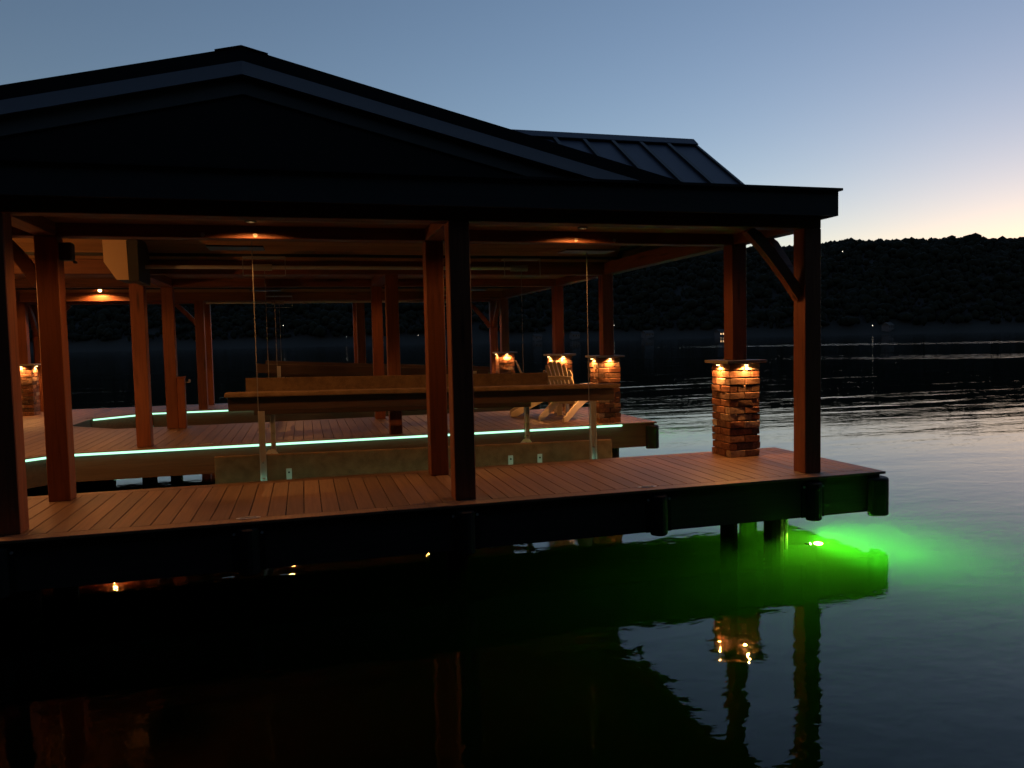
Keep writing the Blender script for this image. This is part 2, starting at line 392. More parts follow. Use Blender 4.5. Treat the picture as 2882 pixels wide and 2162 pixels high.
# slip outlines (y limits as functions of x): near side a, far side b
def slip_lo(x, a):  return a if x > XS+CH else a+(XS+CH-max(x, XS))-.05
def slip_hi(x, b):  return b if x > XS+CH else b-(XS+CH-max(x, XS))+.05
xb = -PIT*.0-BW
seams = []
x = XE-BW
i = 0
def board(x0, x1, lo0, lo1, hi0, hi1):
    if hi0-lo0 < .03 and hi1-lo1 < .03: return
    m_ = MB().prism([(x0, lo0), (x1, lo1), (x1, hi1), (x0, hi0)], 2, -.025, 0.0)
    m_.build('deck_board', M['deck'], dock, bevel=.003)
X0 = -5.7142                             # one measured seam
k0 = math.floor((XW-X0)/PIT); k1 = math.ceil((XE-BW-X0)/PIT)
for k in range(k0, k1):
    a, b_ = X0+k*PIT+GAP/2, X0+(k+1)*PIT-GAP/2
    b_ = min(b_, XE-BW-GAP); a = max(a, XW)
    if b_-a < .02: continue
    XH = XS-BW
    if b_ > XH:
        if a < XH:
            for q0, q1 in ((BW+GAP, 4.6), (4.607, 9.2), (9.207, F3[1]-BW-GAP)): board(a, XH-GAP, q0, q0, q1, q1)
        a = max(a, XH); e = BW+GAP
        board(a, b_, e, e, slip_lo(a, F1[1])-e, slip_lo(b_, F1[1])-e)
        board(a, b_, slip_hi(a, F2[0])+e, slip_hi(b_, F2[0])+e, slip_lo(a, F2[1])-e, slip_lo(b_, F2[1])-e)
        board(a, b_, slip_hi(a, F3[0])+e, slip_hi(b_, F3[0])+e, F3[1]-e, F3[1]-e)
    else:
        for q0, q1 in ((BW+GAP, 4.6), (4.607, 9.2), (9.207, F3[1]-BW-GAP)): board(a, b_, q0, q0, q1, q1)
# picture-frame border boards
def border(x0, x1, y0, y1): MB().box(x0, x1, y0, y1, -.025, .0).build('border_board', M['deck'], dock, bevel=.003)
for (a, b_) in (F1, F2, F3): border(XE-BW, XE, a, b_)
cuts = [XE-BW-.004, -4.9, XS+CH]
for yy in (F1[1]-BW, F2[0], F2[1]-BW, F3[0]):
    for q in range(2): border(cuts[q+1]+.002, cuts[q]-.002, yy, yy+BW)
for yy in (0.0, F3[1]-BW):
    for q0, q1 in ((-.144, -4.9), (-4.904, -9.6), (-9.604, XW)): border(q1, q0, yy, yy+BW)
for a, b_, yend in ((F1[1], F2[0], 0), (F2[1], F3[0], 0)):
    border(XS-BW, XS, a+CH, b_-CH)
    for (yy, sg) in ((a, 1), (b_, -1)):
        c0, c1 = (XS+CH, yy), (XS, yy+sg*CH); d = BW*.7071
        p = [c0, c1, (c1[0]-d*1.41, c1[1]), (c0[0], c0[1]-sg*d*1.41)]
        MB().prism(p, 2, -.025, .0015).build('border_board', M['deck'], dock, bevel=.003)
# rim boards and framing under the deck
RZ0, RZ1 = -.40, -.028
def rim(p0, p1, off=.05, RZ0=-.40, mt='rim'):
    (xa, ya), (xb_, yb) = p0, p1
    d = Vector((xb_-xa, yb-ya, 0)).normalized(); nrm = Vector((d.y, -d.x, 0))     # outward to the right of p0->p1
    a = Vector((xa, ya, (RZ0+RZ1)/2))-nrm*(off+.02); b_ = Vector((xb_, yb, (RZ0+RZ1)/2))-nrm*(off+.02)
    MB().bar(a, b_, .04, RZ1-RZ0).build('rim_board', M[mt], dock, bevel=.002)
rim((XW, 0), (XE-.03, 0), mt='shaderim'); rim((XE, .03), (XE, F1[1]-.03), mt='shaderim'); rim((XE-.03, F1[1]), (XS+CH, F1[1]), .03, -.29)
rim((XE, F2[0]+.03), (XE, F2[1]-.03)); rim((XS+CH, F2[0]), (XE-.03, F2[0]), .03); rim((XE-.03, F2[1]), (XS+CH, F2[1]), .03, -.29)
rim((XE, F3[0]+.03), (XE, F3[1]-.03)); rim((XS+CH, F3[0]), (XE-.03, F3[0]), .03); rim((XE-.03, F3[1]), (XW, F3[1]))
for a, b_ in ((F1[1], F2[0]), (F2[1], F3[0])):
    rim((XS+CH, a), (XS, a+CH), .03); rim((XS, a+CH), (XS, b_-CH), .03); rim((XS, b_-CH), (XS+CH, b_), .03)
for (a, b_) in (F1, F2, F3):
    n_ = 3 if b_-a < 2.5 else 4
    for q in range(n_):
        yy = a+.25+(b_-a-.5)*q/(n_-1)
        MB().box(XW+.1, XE-.12, yy-.02, yy+.02, -.30, -.03).build('joist', M['under'], dock)
for xx in (-12.2, -11.0, -9.95): MB().box(xx-.02, xx+.02, .3, 13.2, -.31, -.032).build('joist', M['under'], dock)
# piles
for px_, py_, r_ in ((-1.44, .52, .085), (-1.05, .33, .095), (-4.25, .45, .1), (-4.25, 1.45, .1), (-7.7, .45, .1), (-7.7, 1.45, .1), (-.6, 1.5, .1),
                     (-.6, 5.5, .1), (-.6, 7.8, .1), (-4.25, 5.5, .1), (-4.25, 7.8, .1), (-7.7, 5.5, .1), (-7.7, 7.8, .1), (-.6, 12.2, .1), (-.6, 13.0, .1), (-4.25, 12.3, .1), (-7.7, 12.3, .1), (-11, 1, .1), (-11, 6.5, .1), (-11, 12.5, .1)):
    MB().tube((px_, py_, -8.2), (px_, py_, -.31), r_, 14).build('pile', M['pile'], dock, smooth=False)
# LED strips under the slip edges
def led(p0, p1):
    MB().tube((p0[0], p0[1], -.031), (p1[0], p1[1], -.031), .0155, 8).build('led_strip', M['led'], dock)
for yy, sg, xr_ in ((F2[0], -1, -.62), (F3[0], -1, -.62)):
    yy = yy+sg*.004
    led((XS+CH, yy), (-4.8, yy)); led((-4.795, yy), (xr_, yy)); led((XS+.02, yy-CH+.02), (XS+CH, yy))
for yy in (F1[1], F2[1]):
    yy = yy+.004
    led((XS+CH, yy), (-4.8, yy)); led((-4.795, yy), (-.62, yy))
# bumpers and pop-up cleats
def bumper(cx, cy, face):
    pts = []
    for t in [math.pi*q/8 for q in range(9)]: pts.append((cx+.085*math.cos(t)*1.0, -.095*math.sin(t)))
    if face == 'near': poly = [(a, cy+.05+b_) for a, b_ in pts]
    else: poly = [(cy-.05-b_, a) for a, b_ in pts]
    o = MB().prism(poly, 2, -.425, -.055).build('bumper', M['rubber'], dock, bevel=.012)
    return o
def flange(x0, x1, y0, y1): MB().box(x0, x1, y0, y1, -.40, -.07).build('bumper_flange', M['rubber'], dock)
for bx in (-.81, -2.45, -4.25, -6.0, -7.75):
    bumper(bx, 0.0, 'near'); flange(bx-.125, bx+.125, .035, .052)
    for s_ in (-1, 1): MB().tube((bx+s_*.105, .045, -.10), (bx+s_*.105, .026, -.10), .012, 8).build('bolt', M['galv'], dock)
def corner(cx, cy):
    # rounded rubber post wrapping the outer corner
    poly = [(cx-.2, cy+.03), (cx-.17, cy-.02)]
    for t in [q/6*math.pi/2 for q in range(7)]: poly.append((cx-.055+.1*math.sin(t), cy+.055-.11*math.cos(t)-.0))
    poly += [(cx+.045, cy+.17), (cx-.04, cy+.2), (cx-.04, cy+.05)]
    MB().prism(poly, 2, -.435, -.06).build('bumper', M['rubber'], dock, bevel=.012)
for (a, b_) in (F1, F2, F3): corner(0.0, a)
def cleat(cx, cy):
    poly = [(cx+.095*math.cos(t), cy+.03*math.sin(t)) for t in [2*math.pi*q/20 for q in range(20)]]
    o = MB().prism(poly, 2, .0, .006).build('cleat', M['galv'], dock, bevel=.002)
    MB().box(cx-.06, cx+.06, cy-.008, cy+.008, .005, .012).build('cleat_bar', M['dullgalv'], o)
for cx in (-2.52, -6.0): cleat(cx, .125)
cleat(-3.1, 5.25); cleat(-6.9, 5.25)

# ------------------------------------------------------------------ brick pillars with downlights
def brick_mesh(L, D, H, seed):
    r_ = random.Random(seed); bm = bmesh.new(); bmesh.ops.create_cube(bm, size=1)
    for v in bm.verts: v.co = Vector((v.co.x*L, v.co.y*D, v.co.z*H))+Vector([r_.uniform(-.0035, .0035), r_.uniform(-.0035, .0035), r_.uniform(-.003, .003)])
    bmesh.ops.bevel(bm, geom=bm.edges[:], offset=r_.uniform(.0035, .0075), segments=1, affect='EDGES', profile=.5)
    for v in bm.verts: v.co += Vector([r_.uniform(-.0014, .0014) for _ in range(3)])
    m_ = bpy.data.meshes.new('brick'); bm.to_mesh(m_); bm.free(); m_.materials.append(M['brick'])
    return m_
PW, NC, CHT = .39, 13, 1.06/13
BR_L = [brick_mesh(.187, .1, .0725, q) for q in range(7)]
BR_S = [brick_mesh(.184, .095, .0725, 20+q) for q in range(7)]
def pier(cx, cy, label, energy=36.0, faces='LFRB'):
    t = thing('brick_pillar', label, 'pillar', (cx, cy, 0), 'brick pillars carrying the roof posts')
    h = PW/2
    MB().box(cx-h+.025, cx+h-.025, cy-h+.025, cy+h-.025, 0, 1.06).build('mortar_core', M['mortar'], t)
    def put(x, y, z, rot, long_):
        o = obj('brick', random.choice(BR_L if long_ else BR_S), None, t)
        o.location = (x+random.uniform(-.004, .004), y+random.uniform(-.004, .004), z+random.uniform(-.002, .002))
        o.rotation_euler = (random.uniform(-.01, .01), random.uniform(-.01, .01), rot+random.uniform(-.012, .012))
    for k in range(NC):
        z = (k+.5)*CHT; d = h-.05
        if k % 2 == 0:
            for s_ in (-1, 1):
                put(cx-.0975, cy+s_*d, z, 0, True); put(cx+.0975, cy+s_*d, z, math.pi, True)
                put(cx+s_*d, cy, z, math.pi/2, False)
        else:
            for s_ in (-1, 1):
                put(cx+s_*d, cy-.0975, z, math.pi/2, True); put(cx+s_*d, cy+.0975, z, -math.pi/2, True)
                put(cx, cy+s_*d, z, 0, False)
    MB().box(cx-.252, cx+.252, cy-.252, cy+.252, 1.062, 1.098).build('cap', M['cap'], t, bevel=.005)
    for fc, (dx, dy) in {'L': (-1, 0), 'F': (0, -1), 'R': (1, 0), 'B': (0, 1)}.items():
        if fc not in faces: continue
        px_, py_ = cx+dx*(h+.030), cy+dy*(h+.030)
        f = MB().tube((px_, py_, 1.062), (px_, py_, 1.046), .02, 12).build('downlight', M['black'], t)
        MB().tube((px_, py_, 1.0455), (px_, py_, 1.038), .019, 12).build('bulb', M['bulb'], f)
        MB().bar((px_+dy*.035+dx*.004, py_+dx*.035+dy*.004, 1.05), (px_+dy*.065+dx*.004, py_+dx*.065+dy*.004, 1.056), .008, .006).build('clip', M['galv'], f)
        lamp('pillar_lamp', 'SPOT', (px_, py_, 1.036), energy, WARM, t, .012, (dx*.06, dy*.06, -1), math.radians(158), .35)
PXC = -.735
pier(PXC, 1.53, 'brick pillar with two warm lamps, nearest the camera beside the corner post')
pier(PXC, 5.48, 'brick pillar right of the garden chair on the middle finger')
pier(PXC, 7.78, 'brick pillar just behind the garden chair back')
pier(PXC, 11.95, 'most distant right-hand brick pillar on the far finger')
pier(-11.28, 12.2, 'brick pillar glimpsed at the far left behind the posts')

# ------------------------------------------------------------------ boathouse
bh = thing('boathouse', 'open timber boathouse with dark gabled roof over the dock', 'boathouse', (-6, 6, 0))
PWD = .185
ROWS = [.183, 1.47, 5.30, 7.75, 11.85, 13.10]
COLS = [-.81+.015, -4.303, -7.81, -11.37]
def post(x, y, z0=0.0, z1=2.40):
    return MB().box(x, x+PWD, y, y+PWD, z0, z1).build('post', M['post'], bh, bevel=.006)
for ri, y in enumerate(ROWS):
    for ci, x in enumerate(COLS):
        if ci == 0 and 0 < ri < 5: post(-.8275, y if ri != 1 else 1.4375, 1.0985)
        elif ci == 3 and ri == 4: post(-11.37, 12.11, 1.0985)
        else: post(x, y)
BT = 2.60
for y in ROWS:
    MB().box(-12.1, -.6105, y+.002, y+PWD-.002, 2.401, BT).build('beam', M['beam'], bh, bevel=.006)
for i, x in enumerate(COLS):
    segs = [(ROWS[q]+PWD, ROWS[q+1]) for q in range(5)]
    for q, (a, b_) in enumerate(segs):
        if i in (1, 2) and q in (1, 3): continue
        MB().box(x+.003, x+PWD-.003, a+.001, b_-.001, 2.404, BT-.004).build('tie_beam', M['tie'], bh, bevel=.006)
def brace(x, y, dx, dy, leg=.57, drop=.66, z=2.40):
    # gently curved knee brace from the post face at (x, y) outward along (dx, dy)
    pts_in, pts_out = [], []
    n_ = 8
    for q in range(n_+1):
        t = q/n_; a = t*leg; zz = z-drop+t*drop; bow = .022*math.sin(math.pi*t)
        nx_, nz_ = drop/math.hypot(leg, drop), -leg/math.hypot(leg, drop)
        pts_in.append((a+nx_*(.052-bow), zz+nz_*(.052-bow))); pts_out.append((a-nx_*(.052+bow), zz-nz_*(.052+bow)))
    poly = pts_in+pts_out[::-1]
    poly = [(max(a, .0), min(zz, z+.0)) for a, zz in poly]
    m_ = MB()
    for k in range(n_):
        qd = [pts_in[k], pts_in[k+1], pts_out[k+1], pts_out[k]]
        qd = [(max(a, -.002), min(zz, z+.002)) for a, zz in qd]
        vs = []
        for s_ in (-.045, .045):
            for a, zz in qd: vs.append((x+dx*a-dy*s_, y+dy*a+dx*s_, zz))
        m_.add(vs, [(0, 1, 2, 3), (7, 6, 5, 4), (0, 4, 5, 1), (1, 5, 6, 2), (2, 6, 7, 3), (3, 7, 4, 0)])
    m_.build('brace', M['beam'], bh)
cR = COLS[0]; hp = PWD/2
brace(cR, ROWS[0]+hp, -1, 0); brace(cR+hp, ROWS[0]+PWD, 0, 1)
brace(cR, ROWS[5]+hp, -1, 0); brace(cR+hp, ROWS[5], 0, -1)
brace(COLS[2], ROWS[1]+hp, -1, 0, .3, .42)
brace(COLS[3]+PWD, ROWS[5]+hp, 1, 0); brace(COLS[2], ROWS[5]+hp, -1, 0)
brace(COLS[3]+hp, ROWS[5], 0, -1)
for x in (-6.40, -5.93, -2.68, -2.24, -9.3):
    MB().tube((x, ROWS[1]+.0025, 2.432), (x, ROWS[1]-.006, 2.432), .02, 14).build('bolt_cap', M['dullgalv'], bh)
# soffits over the fingers
for (a, b_, zc) in ((ROWS[0]-.08, ROWS[1]+PWD, 2.52), (ROWS[2]+.02, ROWS[3]+PWD-.02, 2.54), (ROWS[4]+.02, ROWS[5]+PWD+.08, 2.54)):
    n_ = int((b_-a)/.0925)
    for q in range(n_):
        MB().box(-12.1, -.62, a+q*.0925+.002, a+(q+1)*.0925-.002, zc, zc+.018).build('soffit_board', M['ceil'], bh)
# roofs over the slips
SLOPE = .661
def slip_roof(yc, half, zr, xr_, tag_):
    ze = zr-SLOPE*half
    # inside lining boards, both slopes
    nb = 30
    for sg in (-1, 1):
        L = half*1.0; wy = (L-.02)/nb
        for q in range(nb):
            ya, yb_ = yc+sg*(.01+q*wy), yc+sg*(.01+(q+1)*wy-.0035)
            za, zb = zr-.2-SLOPE*abs(ya-yc), zr-.2-SLOPE*abs(yb_-yc)
            MB().prism([(ya, za), (yb_, zb), (yb_, zb+.018), (ya, za+.018)], 0, -12.1, -.62).build('ceiling_board', M['ceil'], bh)
        # metal panels and seams
        sh = -.105 if False else 0
        x = xr_; pw = .405; q = 0
        while x > -12.3:
            x1 = max(x-pw, -12.32)
            MB().prism([(yc+sg*.03, zr-SLOPE*.03), (yc+sg*half, ze), (yc+sg*half, ze-.05), (yc+sg*.03, zr-SLOPE*.03-.05)], 0, x1+.001, x-.001).build('roof_panel', M['metalroof'], bh)
            if q: MB().prism([(yc+sg*.05, zr-SLOPE*.05-.004), (yc+sg*half, ze-.004), (yc+sg*half, ze+.04), (yc+sg*.05, zr-SLOPE*.05+.04)], 0, x-.026, x+.026).build('standing_seam', M['black'], bh)
            x = x1; q += 1
        MB().prism([(yc+sg*.03, zr-SLOPE*.03+.03), (yc+sg*half, ze+.03), (yc+sg*half, ze-.16), (yc+sg*.03, zr-SLOPE*.03-.16)], 0, xr_+.001, xr_+.04).build('rake_board', M['black'], bh)
    cap = MB()
    cap.prism([(yc-.13, zr-.13*SLOPE+.045), (yc, zr+.06), (yc+.13, zr-.13*SLOPE+.045), (yc+.13, zr-.13*SLOPE+.033), (yc, zr+.045), (yc-.13, zr-.13*SLOPE+.033)], 0, -12.33, xr_+.05)
    cap.build('ridge_cap', M['metalroof'], bh)
    # lake-end gable infill
    MB().prism([(yc-half+.15, ze+.02), (yc+half-.15, ze+.02), (yc, zr-.1)], 0, -.64, -.60).build('gable_infill', M['siding'], bh)
slip_roof(3.43, 1.95, 4.05, -.25, 'a')
slip_roof(9.86, 2.05, 4.10, -.25, 'b')
# flat roofs over the fingers
FY, FX = .077, -.50
for a, b_ in ((FY+.03, 1.72), (5.2, 8.0), (11.6, 13.36)):
    MB().box(-12.3, FX-.03, a, b_, 2.64, 2.735).build('flat_roof', M['black'], bh)
MB().box(-12.3, FX-.03, FY, FY+.029, 2.508, 2.744).build('fascia', M['fascia'], bh)
MB().box(FX-.029, FX, FY, 13.4, 2.508, 2.744).build('fascia', M['fascia'], bh)
MB().box(-12.3, FX-.03, 13.371, 13.4, 2.508, 2.744).build('fascia', M['fascia'], bh)
MB().box(-12.3, FX+.03, FY-.03, FY+.05, 2.745, 2.768).build('drip_edge', M['black'], bh)
MB().box(FX-.05, FX+.03, FY+.051, 13.43, 2.745, 2.768).build('drip_edge', M['black'], bh)
MB().box(-12.0, FX-.04, FY+.03, ROWS[0]-.001, 2.535, 2.55).build('eave_soffit', M['fascia'], bh)
# front cross gable
GX, GZ, GS = -5.905, 3.685, .241
GH = (GZ-2.77)/GS
for sg in (-1, 1):
    xe = GX+sg*GH
    MB().prism([(GX, GZ), (xe, GZ-GS*GH), (xe, GZ-GS*GH-.11), (GX, GZ-.11)], 1, FY+.012, 3.35).build('cross_roof', M['black'], bh)
    def band(t0, t1, yy, m_, nm):
        def clipx(t):   # x where the band line meets z = 2.768
            return GX+sg*(GZ-t-2.769)/GS
        MB().prism([(GX, GZ-t0), (clipx(t0), 2.769), (clipx(t1), 2.769), (GX, GZ-t1)], 1, yy, yy+.02).build(nm, m_, bh)
    def cx_(t): return GX+sg*(GZ-t-2.769)/GS
    q_ = [(GX, FY+.014, GZ-.1), (cx_(.1), FY+.014, 2.769), (cx_(.222), FY-.035, 2.769), (GX, FY-.035, GZ-.222), (GX, FY+.035, GZ-.222), (cx_(.222), FY+.035, 2.769)]
    f_ = [(0, 3, 2, 1), (3, 4, 5, 2), (0, 1, 5, 4), (0, 4, 3), (1, 2, 5)]
    MB().add(q_, f_ if sg > 0 else [tuple(reversed(z_)) for z_ in f_]).build('rake_trim', M['greytrim'], bh)
    band(.2225, .36, FY+.006, M['darktrim'], 'rake_board')
    band(.361, .914, FY+.02, M['siding'], 'gable_siding')
    MB().prism([(GX, GZ+.011), (GX+sg*.195, GZ+.011-GS*.195), (GX+sg*.195, GZ-GS*.195+.001), (GX, GZ+.001)], 1, FY+.004, 2.9).build('ridge_cap', M['black'], bh)

# ------------------------------------------------------------------ ceiling downlights
def puck(x, y, z, label, energy=62, lean=(0, 0, -1)):
    t = thing('downlight', label, 'downlight', (x, y, z), 'round downlights under the roof')
    r_ = MB(); q_ = [2*math.pi*i_/18 for i_ in range(18)]
    for i_ in range(18):
        a0, a1 = q_[i_], q_[(i_+1) % 18]
        v = [(x+rd*math.cos(t_), y+rd*math.sin(t_), zz) for rd, zz in ((.037, z), (.037, z-.014), (.052, z-.014), (.052, z)) for t_ in (a0, a1)]
        r_.add(v, [(0, 1, 3, 2), (2, 3, 5, 4), (4, 5, 7, 6)])
    r_.build('ring', M['black'], t)
    MB().tube((x, y, z+.002), (x, y, z-.004), .036, 16).build('lens', M['puck'], t)
    lamp('downlight_lamp', 'SPOT', (x, y, z-.025), energy, WARM, t, .03, lean, math.radians(164), .3)
puck(-2.72, 1.16, 2.519, 'round downlight under the near eave, right bay')
puck(-5.95, 1.16, 2.519, 'round downlight under the near eave, left bay')
puck(-9.35, 1.16, 2.519, 'round downlight under the near eave behind the left post')
for x, nm in ((-2.72, 'right bay'), (-5.95, 'left bay'), (-9.35, 'landward bay')):
    puck(x, 6.62, 2.539, 'round downlight over the middle finger, '+nm, 32)
t = thing('spotlight', 'bright bullet spotlight on the far beam above the slip corner', 'spotlight', (-9.63, 11.75, 2.60))
MB().bar((-9.63, 11.86, 2.60), (-9.63, 11.76, 2.63), .03, .03).build('bracket', M['black'], t)
MB().tube((-9.63, 11.79, 2.69), (-9.64, 11.72, 2.625), .032, 14, .04).build('housing', M['black'], t)
MB().tube((-9.641, 11.719, 2.624), (-9.642, 11.712, 2.618), .036, 14).build('lens', M['bulb'], t)
lamp('spotlight_lamp', 'SPOT', (-9.645, 11.70, 2.61), 75, WARM, t, .03, (0, -.15, -1), math.radians(165), .3)
t = thing('globe_lamp', 'warm globe lamp hanging over the landward end of the near slip', 'lamp', (-9.9, 2.7, 2.1))
MB().tube((-9.9, 2.7, 2.2), (-9.9, 2.7, 3.3), .01, 6).build('rod', M['black'], t)
bm = bmesh.new(); bmesh.ops.create_icosphere(bm, subdivisions=2, radius=.07); m_ = bpy.data.meshes.new('globe'); bm.to_mesh(m_); bm.free()
g = obj('globe', m_, M['puck'], t); g.location = (-9.9, 2.7, 2.13); m_.materials[0] = M['puck']
lamp('globe_lamp_light', 'POINT', (-9.9, 2.7, 2.02), 115, WARM, t, .07)
for yy in (3.4, 6.5, 9.8): puck(-10.7, yy, 2.9 if yy != 6.5 else 2.539, 'round downlight over the landward walk, '+{3.4: 'near', 6.5: 'middle', 9.8: 'far'}[yy]+' one', 50)
puck(-2.72, 12.55, 2.539, 'round downlight over the far finger, right bay', 48)
puck(-5.95, 12.55, 2.539, 'round downlight over the far finger, left bay', 48)

# ------------------------------------------------------------------ boat lifts
def lift(ya, yb, zc, label, boards, tilt=0.0, topz=2.45, motor=True):
    XL_, XR_ = -6.0, -2.34
    t = thing('boat_lift', label, 'boat lift', ((XL_+XR_)/2, (ya+yb)/2, zc), None)
    yn, yf = ya+.2, yb-.3
    for x in (XL_, XR_):
        # cradle beam under the water line or just above it
        z = zc+(tilt*(x-XL_))
        m_ = MB(); m_.box(x-.07, x+.07, yn-.05, yf+.05, z-.02, z); m_.box(x-.012, x+.012, yn-.05, yf+.05, z-.2, z-.021); m_.box(x-.07, x+.07, yn-.05, yf+.05, z-.221, z-.201)
        m_.build('cradle_beam', M['dullgalv'], t)
        for y in (yn, yf):
            MB().tube((x, y, z), (x, y, topz), .0048, 6).build('cable', M['cable'], t)
            # sheave bracket at the foot of the cable
            MB().prism([(x-.075, z-.06), (x+.075, z-.06), (x+.09, z+.02), (x+.035, z+.075), (x-.035, z+.075), (x-.09, z+.02)], 1, y-.09, y-.078).build('foot_bracket', M['galv'], t, bevel=.003)
            MB().tube((x, y-.095, z+.01), (x, y+.06, z+.01), .018, 10).build('pin', M['dullgalv'], t)
            # guide pole: an open channel
            xx = x+.03; zt = boards['pole_n'] if y == yn else boards['pole_f']; zt = zt+tilt*(x-XL_)
            m_ = MB(); m_.box(xx-.032, xx-.026, y-.075, y-.03, z, zt); m_.box(xx-.026, xx+.032, y-.036, y-.03, z, zt); m_.box(xx+.026, xx+.032, y-.075, y-.036, z, zt)
            m_.build('guide_pole', M['galv'], t)
            for q in (.12, .3):
                MB().tube((xx, y-.085, z+q), (xx, y-.03, z+q), .011, 8).build('bolt', M['dullgalv'], t)
    for (x0, x1, y, z0, z1, th, mt) in boards['list']:
        m_ = MB(); dz = tilt*(x1-x0)
        zz = [z0+tilt*(x0-XL_), z1+tilt*(x0-XL_)]
        m_.add([(x0, y-th/2, zz[0]), (x1, y-th/2, zz[0]+dz), (x1, y+th/2, zz[0]+dz), (x0, y+th/2, zz[0]), (x0, y-th/2, zz[1]), (x1, y-th/2, zz[1]+dz), (x1, y+th/2, zz[1]+dz), (x0, y+th/2, zz[1])],
               [(0,3,2,1),(4,5,6,7),(0,1,5,4),(1,2,6,5),(2,3,7,6),(3,0,4,7)])
        m_.build('bunk', M[mt], t, bevel=.014 if mt == 'carpet' else .006, seg=2, smooth=False)
    for (x, y, z) in boards['brk']:
        m_ = MB(); m_.box(x-.028, x+.028, y-.012, y-.004, z-.2, z); m_.build('bracket', M['galv'], t)
        MB().tube((x, y-.018, z-.04), (x, y-.004, z-.04), .011, 8).build('bolt', M['black'], t)
    # overhead winder pipe with hangers, motor housing at its landward end
    yp = yf+.02
    MB().tube((-7.5, yp, topz), (-2.28, yp, topz), .026, 12).build('winder_pipe', M['galv'], t)
    for x in (XL_, XR_):
        m_ = MB(); m_.box(x-.28, x+.28, yp-.10, yp-.08, topz-.125, topz-.115); m_.box(x-.28, x-.27, yp-.10, yp-.08, topz-.115, topz+.12); m_.box(x+.27, x+.28, yp-.10, yp-.08, topz-.115, topz+.12); m_.box(x-.28, x+.28, yp-.1, yp+.09, topz+.12, topz+.14)
        m_.build('pipe_hanger', M['dullgalv'], t)
        MB().tube((x-.16, yp, topz), (x+.1, yp, topz), .045, 14).build('drum', M['dullgalv'], t)
        # near-side plate where the cable turns
        MB().box(x-.42 if x < -4 else x-.30, x+.12 if x < -4 else x+.30, yn-.16, yn+.16, 2.372, 2.386).build('pulley_plate', M['black'], t)
    if motor:
        y0 = yp-.32
        fp = [(-7.93, 2.76), (-7.655, 2.76), (-7.645, 2.255), (-7.785, 2.255), (-7.925, 2.48)]
        o = MB().prism(fp, 1, y0, y0+.012).build('motor_cover', M['motor'], t)
        MB().box(-7.64, -7.52, y0-.01, y0+.75, 2.235, 2.80).build('motor_housing', M['motorshade_speaker'], t, bevel=.006)
        MB().prism(fp, 1, y0+.0125, y0+.6).build('motor_housing', M['motorshade_speaker'], t)
    return t
lift(F1[1], F2[0], -.13, 'boat lift with carpeted bunks in the near slip', {
    'pole_n': .70, 'pole_f': .62,
    'list': [(-6.36, -1.82, 2.48, .825, .875, .22, 'carpet'), (-6.33, -1.86, 2.46, .675, .824, .06, 'darkwood'), (-6.28, -2.08, 4.40, .74, .95, .055, 'carpet'), (-6.20, -2.3, 4.55, .44, .57, .05, 'darkwood'), (-6.46, -2.02, 2.16, -.16, .23, .06, 'carpet')],
    'brk': [(-5.72, 2.13, .07), (-3.28, 2.13, .06), (-2.93, 2.13, .055)]}, -.014)
lift(F2[1], F3[0], .48, 'boat lift with tilted bunks in the far slip', {
    'pole_n': 1.0, 'pole_f': 1.0,
    'list': [(-6.22, -1.9, 8.75, .97, 1.085, .05, 'darkwood'), (-6.36, -2.0, 8.48, .86, 1.03, .05, 'darkwood'), (-6.3, -2.0, 10.9, .7, .84, .06, 'darkwood'), (-6.3, -2.0, 10.5, .55, .66, .08, 'carpet')],
    'brk': [(-5.8, 8.40, .75), (-3.0, 8.4, .6)]}, -.056, 2.32, False)

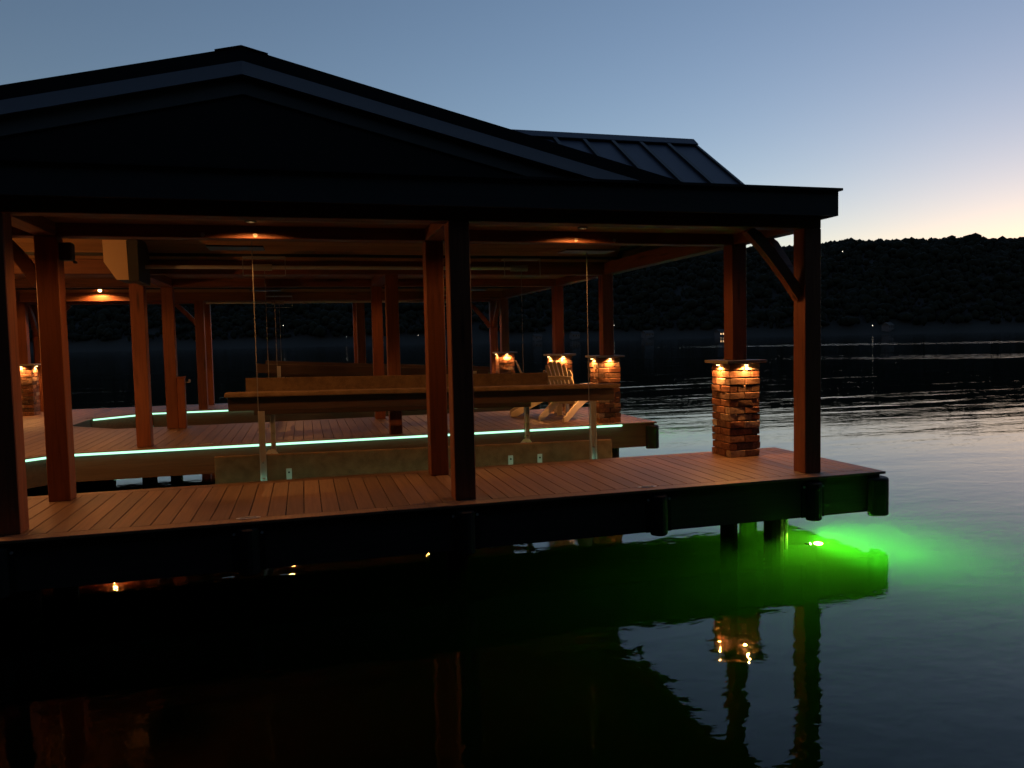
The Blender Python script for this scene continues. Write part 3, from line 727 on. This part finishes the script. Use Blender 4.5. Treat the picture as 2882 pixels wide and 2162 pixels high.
# ------------------------------------------------------------------ garden chairs
def chair(loc, ang, label):
    t = thing('garden_chair', label, 'chair', loc, 'slatted garden chairs on the middle finger')
    cs, sn = math.cos(ang), math.sin(ang); m_ = M['chair']; L = Vector(loc)
    def W(mbx): mbx.v = [(L.x+cs*a-sn*b_, L.y+sn*a+cs*b_, L.z+c_) for a, b_, c_ in mbx.v]; return mbx
    # local: +x forward, origin under the rear feet
    for s_ in (-1, 1):
        y = s_*.255
        poly = [(.0, .0), (.12, .0), (.32, .10), (.60, .27), (.90, .375), (.90, .27+.0), (.99, .27), (.99, .40), (.86, .42), (.52, .36), (.22, .175), (.04, .055)]
        poly = [(.0, .0), (.12, .0), (.42, .165), (.66, .28), (.97, .32), (.97, .43), (.62, .405), (.34, .27), (.02, .075)]
        W(MB().prism(poly, 1, y-.018, y+.018)).build('rear_leg', m_, t, bevel=.005)
        W(MB().box(.84, .94, y+s_*.02-.016+s_*.016, y+s_*.02+.016+s_*.016, 0, .59)).build('front_leg', m_, t, bevel=.005)
        arm = [(.16, y+s_*.06-.045), (.30, y+s_*.075-.06), (.75, y+s_*.075-.075), (.97, y+s_*.075-.075), (1.0, y+s_*.075-.04), (1.0, y+s_*.075+.04), (.97, y+s_*.075+.075), (.75, y+s_*.075+.075), (.30, y+s_*.075+.05), (.16, y+s_*.06+.035)]
        W(MB().prism(arm, 2, .59, .614)).build('arm', m_, t, bevel=.005)
    # fanned back slats, leaning back
    lean = math.radians(23); nb = 7
    for q in range(nb):
        u = (q-(nb-1)/2)/((nb-1)/2)
        h = .80-.17*abs(u)**2.2
        b0, b1 = u*.195, u*.265; wd0, wd1 = .028, .0365
        base = Vector((.44, 0, .27)); up = Vector((-math.sin(lean), 0, math.cos(lean)))
        nrm = Vector((math.cos(lean), 0, math.sin(lean)))
        pts = [(b0-wd0, 0), (b0+wd0, 0), (b1+wd1, h-.02-.05*u*abs(u)*(1 if u > 0 else 0)), (b1+wd1*.5, h+.005), (b1-wd1*.5, h+.005), (b1-wd1, h-.02-.05*u*u*(1 if u < 0 else 0))]
        vs = [base+up*hh+Vector((0, yy, 0))+nrm*k for k in (-.011, .011) for yy, hh in pts]; n_ = len(pts)
        mb_ = MB().add(vs, [tuple(range(n_)), tuple(range(2*n_-1, n_-1, -1))]+[(i_, n_+i_, n_+(i_+1) % n_, (i_+1) % n_) for i_ in range(n_)])
        W(mb_).build('back_slat', m_, t, bevel=.003)
    for hh, ww in ((.50, .29), (.33, .33), (.06, .25)):
        p = Vector((.44-math.sin(lean)*hh-.026*math.cos(lean), 0, .27+math.cos(lean)*hh-.026*math.sin(lean)))
        W(MB().bar(p+Vector((0, -ww, 0)), p+Vector((0, ww, 0)), .026, .065, (-math.sin(lean), 0, math.cos(lean)))).build('back_rail', m_, t, bevel=.003)
    for q in range(6):
        x = .47+q*.088; z = .30+.125*(q/5)**.8+.06
        W(MB().box(x-.04, x+.04, -.275, .275, z, z+.022)).build('seat_slat', m_, t, bevel=.004)
    W(MB().box(.945, .967, -.275, .275, .30, .42)).build('front_apron', m_, t, bevel=.004)
    return t
chair((-1.56, 5.88, 0), math.atan2(.58, .82), 'slatted pale garden chair seen from behind by the brick pillar')
chair((-1.90, 7.25, 0), math.atan2(-.22, .97), 'slatted pale garden chair seen from the side, left of the other chair')

# ------------------------------------------------------------------ small fittings
t = thing('utility_post', 'short timber utility post with a tap beside the middle finger post', 'utility post', (-7.56, 7.80, 0))
MB().box(-7.62, -7.50, 7.72, 7.86, 0, .86).build('pedestal', M['post'], t, bevel=.006)
MB().box(-7.63, -7.49, 7.71, 7.87, .861, .88).build('cap', M['post'], t, bevel=.004)
MB().tube((-7.499, 7.79, .78), (-7.42, 7.79, .78), .012, 8).build('tap', M['dullgalv'], t)
MB().tube((-7.43, 7.79, .785), (-7.43, 7.79, .83), .02, 8).build('tap_handle', M['dullgalv'], t)
t = thing('loudspeaker', 'small black loudspeaker box fixed high on the left inner post', 'speaker', (-7.58, 1.56, 2.1))
MB().box(-7.624, -7.52, 1.50, 1.62, 2.19, 2.35).build('cabinet', M['motorshade_speaker'], t, bevel=.01)
MB().box(-7.515, -7.50, 1.52, 1.60, 2.165, 2.185).build('bracket', M['black'], t)
# underwater lamps on poles
def uw(x, y, depth, energy, label, aim, pole=True):
    t = thing('underwater_light', label, 'underwater light', (x, y, ZW-depth), 'green underwater lamps')
    z = ZW-depth
    a = Vector(aim).normalized(); p = Vector((x, y, z))
    MB().tube(p-a*.05, p-a*.012, .022, 12, .028).build('housing', M['black'], t)
    MB().tube(p-a*.011, p, .026, 14).build('lens', M['greenlamp'], t)
    if pole: MB().tube((x-.16, y+.18, z-.3), (x-.16, y+.18, -.33), .024, 8).build('pole', M['dullgalv'], t)
    lamp('underwater_lamp', 'SPOT', p+a*.03, energy, (.14, 1.0, .05), t, .05, a, math.radians(150), 1.0)
    lamp('underwater_lamp', 'POINT', p+a*.08, energy*.09, (.30, 1.0, .03), t, .04)
uw(-.72, .20, .30, 430, 'glowing green underwater lamp under the near dock corner', (.97, -.2, -.04))
uw(-.75, 2.5, .4, 260, 'green underwater lamp in the near slip mouth', (.7, .5, .3))
uw(-.1, 8.7, .35, 480, 'green underwater lamp behind the middle finger end', (.8, .3, .3))
